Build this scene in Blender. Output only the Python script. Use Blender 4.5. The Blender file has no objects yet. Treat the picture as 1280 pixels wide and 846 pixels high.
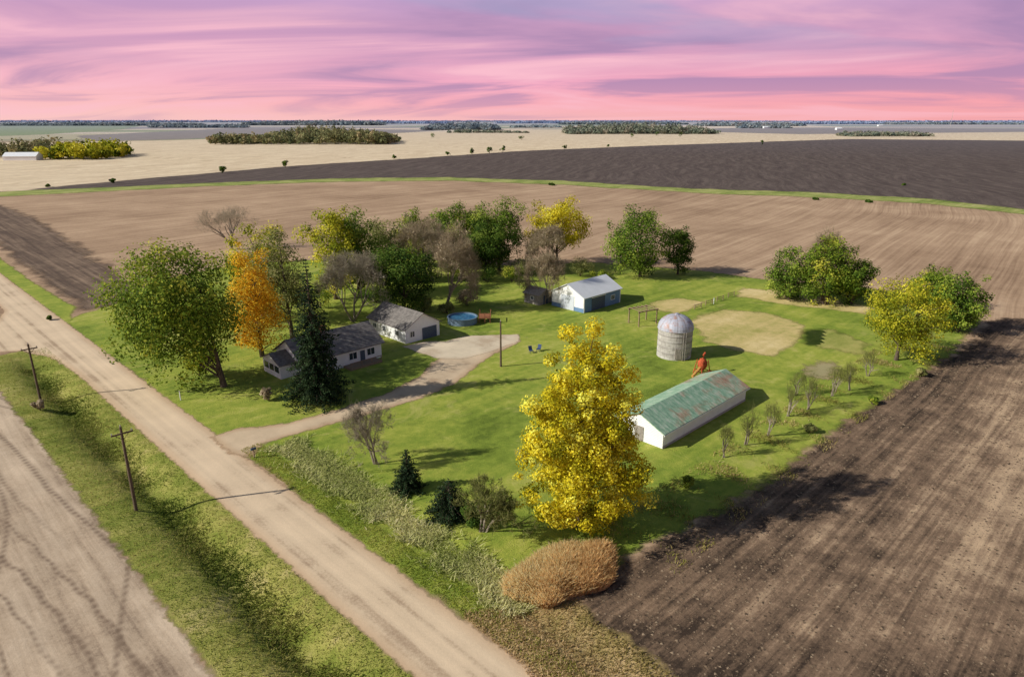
import bpy, bmesh, math, random
import numpy as np
from mathutils import Vector, Matrix
S=bpy.context.scene
COL=S.collection
random.seed(7); R=np.random.RandomState(11)
F=853.0; HC=38.0; PI=math.pi
pit=math.radians(17.75); sp=math.sin(pit); cp=math.cos(pit)
# pixel helper: image pixel to ground coordinates (metres), from estimated camera height/pitch
def P(px,py):
    u=(px-640)/F; v=(423-py)/F; t=HC/(sp-v*cp)
    return (u*t,(cp+v*sp)*t)
def zat(Y,py):
    v=(423-py)/F
    return HC+Y/(cp+v*sp)*(-sp+v*cp)
def dep(Y,z=0): return Y*cp+(HC-z)*sp
r2=math.sqrt(.5)
def QR(q,r): return ((q-r)*r2,(q+r)*r2)
def hz(x,y):
    x=np.asarray(x,float); y=np.asarray(y,float)
    q=(x+y)*r2; r=(y-x)*r2
    def sm(a,b,t):
        t=np.clip((t-a)/(b-a),0,1); return t*t*(3-2*t)
    w=18.6+.2*np.sin(r*.11)
    h=-(1.15+.12*np.sin(r*.17))*np.exp(-((q-w)/2.0)**2)*(1-sm(128,140,r))
    h=h-0.4*np.exp(-((q-33.8)/1.6)**2)*(1-sm(68,76,r))*sm(15,26,r)
    h=h+0.06*np.sin(x*.9+2*np.sin(y*.31))*np.sin(y*.83)*((q<12)|(r<28))
    return h
# ---------------- node helper
def c(r,g,b):
    f=lambda v:((v/255+.055)/1.055)**2.4 if v>10 else v/255/12.92
    return (f(r),f(g),f(b),1)
def bright(cc,k): return tuple(min(.85,x*k) for x in cc[:3])+(1,)
class M:
    def __init__(s,name,world=None):
        if world: s.nt=world.node_tree
        else:
            s.m=bpy.data.materials.new(name); s.m.use_nodes=True; s.nt=s.m.node_tree
        s.nt.nodes.clear()
    def nd(s,t,**k):
        n=s.nt.nodes.new(t)
        for a,b in k.items(): setattr(n,a,b)
        return n
    def put(s,inp,v):
        if isinstance(v,bpy.types.NodeSocket): s.nt.links.new(v,inp)
        elif v is not None: inp.default_value=v
    def math(s,op,a,b=None,cc=None,clamp=False):
        n=s.nd('ShaderNodeMath',operation=op,use_clamp=clamp)
        s.put(n.inputs[0],a); s.put(n.inputs[1],b)
        if cc is not None: s.put(n.inputs[2],cc)
        return n.outputs[0]
    def wsum(s,*prs):
        o=None
        for (a,w) in prs:
            t=s.math('MULTIPLY',a,w); o=t if o is None else s.math('ADD',o,t)
        return o
    def mix(s,f,a,b,bt='MIX'):
        n=s.nd('ShaderNodeMix',data_type='RGBA',blend_type=bt)
        s.put(n.inputs[0],f); s.put(n.inputs[6],a); s.put(n.inputs[7],b)
        return n.outputs[2]
    def pos(s): return s.nd('ShaderNodeNewGeometry').outputs['Position']
    def obj(s): return s.nd('ShaderNodeTexCoord').outputs['Object']
    def rot(s,v,a=-45):
        n=s.nd('ShaderNodeMapping'); s.put(n.inputs[0],v); n.inputs['Rotation'].default_value=(0,0,math.radians(a)); return n.outputs[0]
    def vm(s,v,k):
        n=s.nd('ShaderNodeVectorMath',operation='MULTIPLY'); s.put(n.inputs[0],v); n.inputs[1].default_value=k; return n.outputs[0]
    def xyz(s,v):
        n=s.nd('ShaderNodeSeparateXYZ'); s.put(n.inputs[0],v); return n.outputs
    def cmb(s,x,y,z=0.0):
        n=s.nd('ShaderNodeCombineXYZ'); s.put(n.inputs[0],x);s.put(n.inputs[1],y);s.put(n.inputs[2],z); return n.outputs[0]
    def noise(s,v,sc,det=4,ro=.6,di=0):
        n=s.nd('ShaderNodeTexNoise'); s.put(n.inputs['Vector'],v); n.inputs['Scale'].default_value=sc
        n.inputs['Detail'].default_value=det; n.inputs['Roughness'].default_value=ro; n.inputs['Distortion'].default_value=di
        return n.outputs[0]
    def ramp(s,f,st):
        n=s.nd('ShaderNodeValToRGB'); e=n.color_ramp.elements
        while len(e)<len(st): e.new(.5)
        for i,(p_,cc) in enumerate(st): e[i].position=p_; e[i].color=cc if isinstance(cc,tuple) else (cc,cc,cc,1)
        s.put(n.inputs[0],f); return n.outputs[0]
    def mr(s,v,a,b,x=0.,y=1.,smooth=False):
        n=s.nd('ShaderNodeMapRange',clamp=True)
        if smooth:n.interpolation_type='SMOOTHSTEP'
        s.put(n.inputs[0],v)
        for i,k in enumerate((a,b,x,y)): s.put(n.inputs[1+i],k)
        return n.outputs[0]
    def attr(s,nm): return s.nd('ShaderNodeAttribute',attribute_name=nm).outputs['Fac']
    def fin(s,col,rough=.9,bump=None,bs=.5,bd=.1,alpha=None,spec=.15,metal=0,trans=0):
        b=s.nd('ShaderNodeBsdfPrincipled'); s.put(b.inputs['Base Color'],col); s.put(b.inputs['Roughness'],rough)
        b.inputs['Specular IOR Level'].default_value=spec; b.inputs['Metallic'].default_value=metal
        if bump is not None:
            n=s.nd('ShaderNodeBump'); n.inputs['Strength'].default_value=bs; n.inputs['Distance'].default_value=bd
            s.put(n.inputs['Height'],bump); s.put(b.inputs['Normal'],n.outputs[0])
        o=b.outputs[0]
        if trans:
            t=s.nd('ShaderNodeBsdfTranslucent'); s.put(t.inputs[0],col)
            m=s.nd('ShaderNodeMixShader'); m.inputs[0].default_value=trans; s.put(m.inputs[1],o); s.put(m.inputs[2],t.outputs[0]); o=m.outputs[0]
        if alpha is not None:
            t=s.nd('ShaderNodeBsdfTransparent')
            m=s.nd('ShaderNodeMixShader'); s.put(m.inputs[0],alpha); s.put(m.inputs[1],t.outputs[0]); s.put(m.inputs[2],o); o=m.outputs[0]
        out=s.nd('ShaderNodeOutputMaterial'); s.put(out.inputs[0],o)
        return s.m
    def edge(s,amp,scale,soft=.35):
        sd=s.attr('sd'); n=s.noise(s.pos(),scale,4,.65)
        k=s.math('ADD',sd,s.math('MULTIPLY',s.math('SUBTRACT',n,.5),amp*2.6))
        return s.mr(k,-soft*amp,soft*amp)
# ---------------- mesh helpers
def npmesh(name,V,Fc,attrs=None,smooth=False):
    me=bpy.data.meshes.new(name); V=np.asarray(V,np.float32); Fc=np.asarray(Fc,np.int32); n,k=Fc.shape
    me.vertices.add(len(V)); me.vertices.foreach_set('co',V.ravel())
    me.loops.add(n*k); me.loops.foreach_set('vertex_index',Fc.ravel())
    me.polygons.add(n); me.polygons.foreach_set('loop_start',np.arange(0,n*k,k,dtype=np.int32))
    me.update(calc_edges=True)
    if attrs:
        for a,val in attrs.items():
            at=me.attributes.new(a,'FLOAT','POINT'); at.data.foreach_set('value',np.asarray(val,np.float32))
    if smooth: me.polygons.foreach_set('use_smooth',np.ones(n,bool))
    return me
def tag(o,label=None,category=None,kind=None,group=None):
    if label:o['label']=label
    if category:o['category']=category
    if kind:o['kind']=kind
    if group:o['group']=group
    return o
def mob(name,me,mat,parent=None,loc=None,**k):
    o=bpy.data.objects.new(name,me); COL.objects.link(o)
    if mat is not None: me.materials.append(mat)
    if parent: o.parent=parent
    if loc is not None:o.location=loc
    return tag(o,**k)
def empty(name,loc,rz=0,**k):
    o=bpy.data.objects.new(name,None); COL.objects.link(o); o.location=loc; o.rotation_euler=(0,0,rz); o.empty_display_size=.5
    return tag(o,**k)
class MB:
    def __init__(s): s.v=[]; s.f=[]
    def solid(s,pts,d):
        n=len(pts); i=len(s.v); s.v+=[tuple(p_) for p_ in pts]+[(p_[0]+d[0],p_[1]+d[1],p_[2]+d[2]) for p_ in pts]
        s.f.append(list(range(i,i+n))[::-1]); s.f.append(list(range(i+n,i+2*n)))
        for j in range(n): s.f.append([i+j,i+(j+1)%n,i+n+(j+1)%n,i+n+j])
    def box(s,x0,x1,y0,y1,z0,z1): s.solid([(x0,y0,z0),(x1,y0,z0),(x1,y1,z0),(x0,y1,z0)],(0,0,z1-z0))
    def tube(s,pts,rad,n=6,cap=True):
        pts=[Vector(p_) for p_ in pts]; base=len(s.v)
        for j,p_ in enumerate(pts):
            d=(pts[min(j+1,len(pts)-1)]-pts[max(j-1,0)]).normalized()
            a=d.cross(Vector((0,0,1)) if abs(d.z)<.9 else Vector((1,0,0))).normalized(); b=d.cross(a)
            for k in range(n):
                t=2*PI*k/n; s.v.append(tuple(p_+(a*math.cos(t)+b*math.sin(t))*rad[j]))
        for j in range(len(pts)-1):
            for k in range(n): 
                A=base+j*n; s.f.append([A+k,A+(k+1)%n,A+n+(k+1)%n,A+n+k])
        if cap: s.f.append([base+k for k in range(n)]); s.f.append([base+(len(pts)-1)*n+k for k in range(n)][::-1])
    def rev(s,prof,n=32,cx=0,cy=0):
        base=len(s.v)
        for (r,z) in prof:
            for k in range(n): t=2*PI*k/n; s.v.append((cx+r*math.cos(t),cy+r*math.sin(t),z))
        for j in range(len(prof)-1):
            for k in range(n): A=base+j*n; s.f.append([A+k,A+(k+1)%n,A+n+(k+1)%n,A+n+k])
    def xf(s,fn): s.v=[fn(*v) for v in s.v]; return s
    def ob(s,name,mat,parent=None,smooth=False,loc=None,**k):
        me=bpy.data.meshes.new(name); me.from_pydata(s.v,[],s.f)
        bm=bmesh.new(); bm.from_mesh(me); bmesh.ops.recalc_face_normals(bm,faces=bm.faces); bm.to_mesh(me); bm.free()
        if smooth: me.polygons.foreach_set('use_smooth',np.ones(len(me.polygons),bool))
        return mob(name,me,mat,parent,loc,**k)
# ---------------- terrain grid
def grow(start,end,g,step=1.):
    o=[];x=start;s_=step
    while x<end: s_*=1+g; x+=s_; o.append(x)
    return o
gx=grow(110,22000,.05); xs=np.array([-v for v in gx[::-1]]+list(np.arange(-110,111,1.))+gx)
gy=grow(200,22000,.05); gb=grow(0,400,.2); ys=np.array([25-v for v in gb[::-1]]+list(np.arange(25,201,1.))+gy)
GX,GY=np.meshgrid(xs,ys); nx=len(xs); ny=len(ys)
GZ=hz(GX,GY)
FX=GX.ravel();FY=GY.ravel();FZ=GZ.ravel()
ii=np.arange((ny-1)*nx).reshape(ny-1,nx)[:,:-1].ravel()
CELL=np.stack([ii,ii+1,ii+1+nx,ii+nx],1)
def sdist(poly):
    poly=np.array(poly,float); n=len(poly); d=np.full(FX.shape,1e18); ins=np.zeros(FX.shape,bool)
    for i in range(n):
        a=poly[i]; b=poly[(i+1)%n]; e=b-a; L=(e**2).sum()
        wx=FX-a[0]; wy=FY-a[1]; t=np.clip((wx*e[0]+wy*e[1])/L,0,1)
        d=np.minimum(d,(wx-t*e[0])**2+(wy-t*e[1])**2)
        cnd=((a[1]>FY)!=(b[1]>FY)); 
        xx=(b[0]-a[0])*(FY-a[1])/(b[1]-a[1]+1e-12)+a[0]
        ins^=(cnd&(FX<xx))
    d=np.sqrt(d); return np.where(ins,d,-d)
def sheet(name,poly,zo,mat,margin):
    sd=sdist(poly); keep=(sd[CELL].max(1)>-margin)
    cl=CELL[keep]; u,inv=np.unique(cl.ravel(),return_inverse=True)
    V=np.stack([FX[u],FY[u],FZ[u]+zo],1)
    me=npmesh(name,V,inv.reshape(-1,4),{'sd':sd[u]},True)
    return mob(name,me,mat,kind='structure')
def PX(*pts): return [P(*p_) for p_ in pts]
# ---------------- ground materials
GB=1.18
def far_haze(m,col,k=.55):  # aerial haze painted into the base colour, bluer with distance from the origin
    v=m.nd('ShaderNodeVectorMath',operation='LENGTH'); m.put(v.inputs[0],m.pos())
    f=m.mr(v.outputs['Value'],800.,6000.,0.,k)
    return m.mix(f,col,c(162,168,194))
def mat_ground():
    m=M('tilled_field'); p0=m.pos(); qr=m.rot(p0,-52)
    wob=m.noise(p0,.004,2,.5); v=m.cmb(m.xyz(qr)[0],m.math('ADD',m.xyz(qr)[1],m.math('MULTIPLY',wob,50.)))
    a=m.noise(m.vm(v,(.012,.3,1)),1,4,.65); b=m.noise(p0,.02,5,.7); d=m.noise(p0,1.,6,.85)
    rows=m.noise(m.vm(v,(.02,1.3,1)),1,2,.6)
    f=m.wsum((a,.25),(b,.33),(d,.22),(rows,.2))
    col=m.ramp(f,[(.38,bright(c(118,95,74),GB)),(.46,bright(c(148,122,97),GB)),(.53,bright(c(168,141,114),GB)),(.62,bright(c(190,164,134),GB))])
    vo=m.nd('ShaderNodeTexVoronoi',distance='CHEBYCHEV'); m.put(vo.inputs['Vector'],m.vm(m.rot(p0,-8),(.0007,.0017,1))); vo.inputs['Scale'].default_value=1
    pc=m.ramp(m.xyz(vo.outputs['Color'])[0],[(0,c(206,186,158)),(.25,c(140,146,104)),(.4,c(215,198,172)),(.6,c(124,116,112)),(.72,c(210,190,162)),(.9,c(112,130,94))])
    far=m.mr(m.xyz(p0)[1],1200.,1500.)
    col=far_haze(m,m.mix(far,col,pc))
    return m.fin(col,.95,d,.6,.1)
def mat_soil(name,dark,mid,light,ang=-45,edge=(3,.35),darkdist=None,bias=0.,haze=False,fr=2.0,wb=9.,bd=.12,tracks=False,gb=GB,wt=(.3,.18,.3,.22),dd=(-.075,.03)):
    m=M(name); p0=m.pos(); qr=m.rot(p0,ang); sd=m.attr('sd')
    dark,mid,light=[bright(k_,gb) for k_ in (dark,mid,light)]
    wob=m.noise(p0,.012,2,.5); y=m.math('ADD',m.xyz(qr)[1],m.math('MULTIPLY',wob,wb))
    v=m.cmb(m.xyz(qr)[0],y)
    fur=m.noise(m.vm(v,(.03,fr,1)),1,4,.7); fine=m.noise(p0,2.6,6,.85); big=m.noise(m.vm(v,(.012,.2,1)),1,4,.7)
    cl=m.noise(p0,.22,5,.75)
    f=m.wsum((fur,wt[0]),(fine,wt[1]),(big,wt[2]),(cl,wt[3]))
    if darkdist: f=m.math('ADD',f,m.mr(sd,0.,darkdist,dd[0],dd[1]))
    f=m.math('ADD',f,bias)
    col=m.ramp(f,[(.39,dark),(.48,mid),(.56,light),(.66,bright(light,1.3))])
    if tracks:
        xx,yy,_=m.xyz(qr)
        bend=m.math('MULTIPLY',m.math('SINE',m.math('MULTIPLY',xx,.035)),5.)
        q=m.math('ADD',m.math('ADD',yy,bend),m.math('MULTIPLY',m.noise(m.vm(qr,(.015,.02,1)),1,1,.5),16.))
        vq=m.cmb(m.math('MULTIPLY',xx,.008),m.math('MULTIPLY',q,.35))
        k=m.mr(m.noise(vq,1,2),.42,.5)
        t=m.mr(m.math('PINGPONG',q,1.35),.0,.5,1.,0.,True)
        tread=m.mr(m.math('SINE',m.math('MULTIPLY',xx,7.)),-1.,1.,.45,1.)
        col=m.mix(m.math('MULTIPLY',m.math('MULTIPLY',t,k),m.math('MULTIPLY',tread,.8)),col,dark)
        q2=m.math('ADD',m.math('MULTIPLY',yy,1.),m.math('MULTIPLY',m.math('SINE',m.math('MULTIPLY',xx,.055)),-7.))
        t2=m.mr(m.math('PINGPONG',q2,5.5),.0,.45,1.,0.,True)
        col=m.mix(m.math('MULTIPLY',t2,m.math('MULTIPLY',tread,.7)),col,dark)
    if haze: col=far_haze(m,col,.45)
    h=m.math('ADD',fur,fine)
    return m.fin(col,.95,h,.8,bd,alpha=m.edge(*edge))
def mat_grass(name,cols,edge=(1.2,.5),dry=.0,haze=False,patch=None):
    m=M(name); p0=m.pos(); a=m.noise(p0,.07,4,.65,.4); b=m.noise(p0,.8,5,.75); d=m.noise(p0,6.,4,.8)
    qr=m.rot(p0); s_=m.noise(m.vm(qr,(.03,.5,1)),1,3,.6)
    cols=[bright(k_,GB) for k_ in cols]
    f=m.wsum((a,.42),(b,.24),(d,.14),(s_,.2)); f=m.math('ADD',f,dry)
    col=m.ramp(f,[(.38,cols[0]),(.46,cols[1]),(.54,cols[2]),(.63,cols[3])])
    if patch:
        e=m.noise(p0,.11,4,.75,.8); col=m.mix(m.math('MULTIPLY',m.mr(e,.55,.69,smooth=True),.55),col,bright(patch,GB))
        e2=m.noise(m.vm(p0,(1,1,5)),.35,4,.75); col=m.mix(m.math('MULTIPLY',m.mr(e2,.54,.68,smooth=True),.3),col,c(88,104,44))
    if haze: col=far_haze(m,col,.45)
    return m.fin(col,.95,m.math('ADD',b,d),.9,.1,alpha=m.edge(*edge))
def mat_road(name,base,edge=(.5,.8),tracks=True,rotang=-45,lo=(170,146,120),ed=.55):
    m=M(name); p0=m.pos(); qr=m.rot(p0,rotang); sd=m.attr('sd')
    t=m.noise(m.vm(qr,(.9,.012,1)),1,2,.5); n=m.noise(p0,3.5,6,.8); b=m.noise(p0,.15,4,.6)
    f=m.wsum((t,.45 if tracks else .1),(n,.22),(b,.33 if tracks else .68))
    col=m.ramp(f,[(.38,c(*lo)),(.46,base),(.55,bright(base,1.13)),(.64,bright(base,1.26))])
    e=m.mr(sd,0.,1.2,1.,0.); col=m.mix(m.math('MULTIPLY',e,ed),col,c(176,140,104))
    return m.fin(col,.95,n,.5,.05,alpha=m.edge(*edge))
G=mob('ground',npmesh('ground',np.stack([FX,FY,FZ],1),CELL,None,True),mat_ground(),kind='structure')
gc=(c(90,106,36),c(120,136,50),c(148,154,64),c(182,174,102))
m_pale=mat_soil('pale_stubble',c(168,148,120),c(194,174,144),c(214,196,166),ang=-60,edge=(8,.02),haze=True,fr=.12,wb=60)
m_dark=mat_soil('dark_plowed',c(66,56,51),c(84,73,67),c(102,90,82),ang=-75,edge=(6,.03),haze=True,fr=.25,wb=30,gb=1.05)
m_green=mat_grass('grass_strip',(c(92,108,48),c(118,130,62),c(150,152,88),c(178,168,118)),edge=(6,.05),haze=True)
m_farg=mat_grass('far_green',(c(96,112,74),c(112,126,84),c(130,140,98),c(150,150,118)),edge=(12,.01),haze=True)
m_grey=mat_soil('far_grey_field',c(108,100,96),c(124,116,110),c(140,130,122),edge=(12,.01),haze=True,fr=.05,wb=60)
m_beige=mat_soil('far_beige_field',c(176,158,134),c(198,180,154),c(214,198,172),edge=(12,.01),haze=True,fr=.05,wb=60)
sheet('stubble_field',PX((-500,252),(0,240),(260,230),(560,222),(860,236),(1150,248),(1500,250),(1700,168),(1280,162),(640,162),(200,176),(-500,185)),.02,m_pale,12)
sheet('far_plowed_field',PX((30,237),(200,222),(360,208),(520,198),(650,189),(820,182),(1060,174),(1280,176),(1700,180),(1900,300),(1280,264),(1150,251),(860,237),(700,227),(560,223),(260,230),(100,238)),.05,m_dark,10)
sheet('grass_waterway',PX((-300,252),(0,240),(260,229),(430,223),(560,222),(700,226),(860,236),(1000,240),(1150,248),(1280,262),(1500,290),(1500,300),(1280,268),(1150,254),(1000,246),(860,241),(700,231),(560,226),(430,227),(260,233),(0,246),(-300,262)),.08,m_green,10)
sheet('distant_field',PX((-200,166),(0,157),(180,157),(150,162),(60,168),(-200,178)),.1,m_farg,40)
sheet('distant_field.001',PX((95,170),(300,160),(560,163),(470,168),(330,171),(120,177)),.11,m_grey,40)
sheet('distant_field.002',PX((480,158),(760,155.5),(780,157),(600,161)),.12,m_farg,60)
sheet('distant_field.003',PX((900,160),(1300,161),(1300,165),(1000,168),(880,165)),.13,m_grey,40)
sheet('distant_field.004',PX((600,158),(1000,156.5),(1060,159),(760,162)),.14,m_beige,40)
sheet('plowed_corner',PX((-140,222),(-20,250),(40,272),(110,318),(170,360),(155,378),(105,388),(60,352),(0,306),(-140,240)),.004,mat_soil('left_soil',c(68,56,48),c(96,80,67),c(132,112,93),ang=45,edge=(5,.12),fr=1.1,wb=4),6)
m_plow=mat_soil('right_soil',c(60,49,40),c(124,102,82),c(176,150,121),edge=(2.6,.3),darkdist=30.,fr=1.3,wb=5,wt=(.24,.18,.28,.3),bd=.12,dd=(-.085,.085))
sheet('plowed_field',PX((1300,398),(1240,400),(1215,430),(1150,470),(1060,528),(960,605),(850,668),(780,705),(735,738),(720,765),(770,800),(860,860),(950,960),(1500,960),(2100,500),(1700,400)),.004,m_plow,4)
sheet('tilled_lot',[QR(12.7,-20),QR(12.7,60),QR(12.9,100),QR(12.5,138),QR(-120,138),QR(-120,-20)],.004,mat_soil('left_lot',c(110,92,76),c(166,146,123),c(186,166,142),ang=45,edge=(1.,.5),fr=.6,wb=3.,tracks=True,bd=.05),3)
m_verge=mat_grass('verge_grass',(c(84,92,36),c(118,126,52),c(150,146,76),c(182,166,112)),edge=(.8,.7),dry=.0)
sheet('grass_verge',[QR(12.8,-10),QR(12.8,138),QR(21,139.5),QR(22.9,132),QR(22.9,-10)],.008,m_verge,2)
sheet('grass_verge.001',[QR(28.8,150),QR(28.8,420),QR(34,420),QR(33,240),QR(32.6,200),QR(33.5,165),QR(31,158)],.012,mat_grass('verge_far',gc,edge=(1.,.3)),3)
sheet('grass_verge.002',PX((560,765),(640,755),(720,750),(745,775),(800,812),(870,870),(930,960),(700,960),(672,846),(620,805)),.006,mat_grass('verge_dry',(c(100,92,48),c(142,126,76),c(174,150,106),c(200,172,132)),edge=(1.4,.4)),3)
lawn=PX((268,548),(215,513),(165,466),(100,425),(78,402),(110,390),(155,378),(200,350),(300,330),(450,322),(560,326),(640,332),(740,328),(870,338),(960,350),(1080,360),(1200,378),(1225,400),(1190,440),(1130,480),(1050,530),(960,600),(850,660),(780,695),(700,745),(640,762),(575,768),(470,698),(400,640),(320,575))
sheet('lawn',lawn,.008,mat_grass('lawn_grass',gc,edge=(1.8,.35),dry=-.005,patch=c(172,164,96)),3)
m_dry=mat_grass('dry_grass',(c(130,132,64),c(164,154,90),c(190,170,114),c(206,186,136)),edge=(1.8,.3),dry=.02)
sheet('dry_lawn_patch',PX((862,400),(905,386),(960,392),(1005,406),(1000,424),(965,446),(930,440),(885,428)),.016,m_dry,3)
sheet('dry_lawn_patch.001',PX((812,378),(850,372),(880,378),(850,392),(822,388)),.016,m_dry,3)
sheet('dry_lawn_patch.002',PX((930,360),(1000,366),(1090,385),(1080,392),(980,380),(920,370)),.018,m_dry,3)
sheet('dry_lawn_patch.003',PX((1005,412),(1040,412),(1085,430),(1080,442),(1030,436),(1003,428)),.016,mat_grass('faint_dry_grass',(c(120,128,56),c(146,146,76),c(168,158,94),c(186,172,112)),edge=(2.2,.3)),3)
sheet('gravel_patch',PX((1005,462),(1018,454),(1042,453),(1048,463),(1028,474),(1010,471)),.016,mat_road('patch_gravel',c(156,146,108),edge=(2.2,.5),tracks=False,ed=.2,lo=(138,134,84)),2)
m_road=mat_road('gravel_road',c(208,185,155))
sheet('gravel_road',[QR(22.7,-30),QR(22.7,120),QR(21.8,132),QR(19,139),QR(14,142),QR(-150,143),QR(-150,156),QR(12,157),QR(19,162),QR(22.2,172),QR(22.5,600),QR(29,600),QR(29.1,200),QR(29.1,60),QR(29.2,-30)],.016,m_road,1.5)
sheet('driveway',PX((262,545),(300,535),(350,531),(420,513),(480,493),(525,470),(545,450),(560,440),(580,424),(648,418),(650,428),(615,444),(592,460),(567,480),(520,500),(440,523),(360,545),(325,556),(312,574),(285,565)),.02,mat_road('driveway_gravel',c(194,172,143),edge=(.8,.5),tracks=False),1.5)
sheet('concrete_pad',PX((503,433),(530,427),(556,427),(580,420),(648,418),(650,426),(612,440),(578,449),(545,448)),.026,mat_road('pad_concrete',c(206,190,164),edge=(.5,.4),tracks=False,lo=(186,166,140),ed=.25),1.5)
# ---------------- foliage
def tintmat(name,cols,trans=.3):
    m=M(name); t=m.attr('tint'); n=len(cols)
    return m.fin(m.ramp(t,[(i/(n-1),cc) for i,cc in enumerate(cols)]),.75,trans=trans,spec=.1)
def leaves(C,Rd,ctint,n,size,ctr,flat=.85,rnd=.9):
    k=R.choice(len(C),n,p=(Rd**2.2)/(Rd**2.2).sum())
    o=R.randn(n,3); o/=np.linalg.norm(o,axis=1)[:,None]; o*= (R.rand(n,1)**.45)
    pnt=C[k]+o*Rd[k][:,None]*np.array([1,1,flat])
    nn=o+.5*(pnt-ctr)/(np.linalg.norm(pnt-ctr,axis=1)[:,None]+1e-6)+R.randn(n,3)*rnd*.6; nn[:,2]+=.25
    nn/=np.linalg.norm(nn,axis=1)[:,None]
    t=np.cross(nn,R.randn(n,3)); t/=np.linalg.norm(t,axis=1)[:,None]; b=np.cross(nn,t)
    s_=(size*(.55+.8*R.rand(n)))[:,None]
    V=np.stack([pnt-t*s_*.5,pnt-b*s_*.33,pnt+t*s_*.55,pnt+b*s_*.33],1).reshape(-1,3)
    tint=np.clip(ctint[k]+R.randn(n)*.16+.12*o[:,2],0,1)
    return V,np.arange(n*4).reshape(-1,4),np.repeat(tint,4)
bark=M('bark'); bark=bark.fin(bark.ramp(bark.noise(bark.vm(bark.obj(),(6,6,1)),1,5,.7),[(.35,c(58,48,40)),(.65,c(112,98,84))]),.95)
greybark=M('grey_bark'); greybark=greybark.fin(greybark.ramp(greybark.noise(greybark.obj(),2,5,.7),[(.3,c(108,98,84)),(.7,c(164,152,134))]),.95)
PAL={
 'green':[c(44,66,20),c(84,110,36),c(126,148,52),c(170,178,76)],
 'dkgreen':[c(28,44,18),c(56,82,30),c(88,114,40),c(128,142,58)],
 'mid':[c(54,76,22),c(98,122,38),c(140,154,52),c(184,180,68)],
 'yellow':[c(112,114,22),c(182,172,30),c(226,206,46),c(244,230,98)],
 'ygreen':[c(78,94,22),c(136,144,34),c(186,180,46),c(222,210,74)],
 'orange':[c(150,108,22),c(216,164,38),c(240,192,54),c(248,214,96)],
 'spruce':[c(18,32,20),c(32,50,32),c(50,70,42),c(78,96,62)],
 'brown':[c(128,112,86),c(158,142,114),c(186,170,140),c(210,194,166)],
 'grey':[c(132,122,102),c(156,146,124),c(180,170,148),c(200,190,170)],
 'greyleaf':[c(78,88,46),c(112,120,64),c(146,146,86),c(176,170,112)]}
PM={k:tintmat('foliage_'+k,[bright(z_,1.1) for z_ in v],.35) for k,v in PAL.items()}
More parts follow.
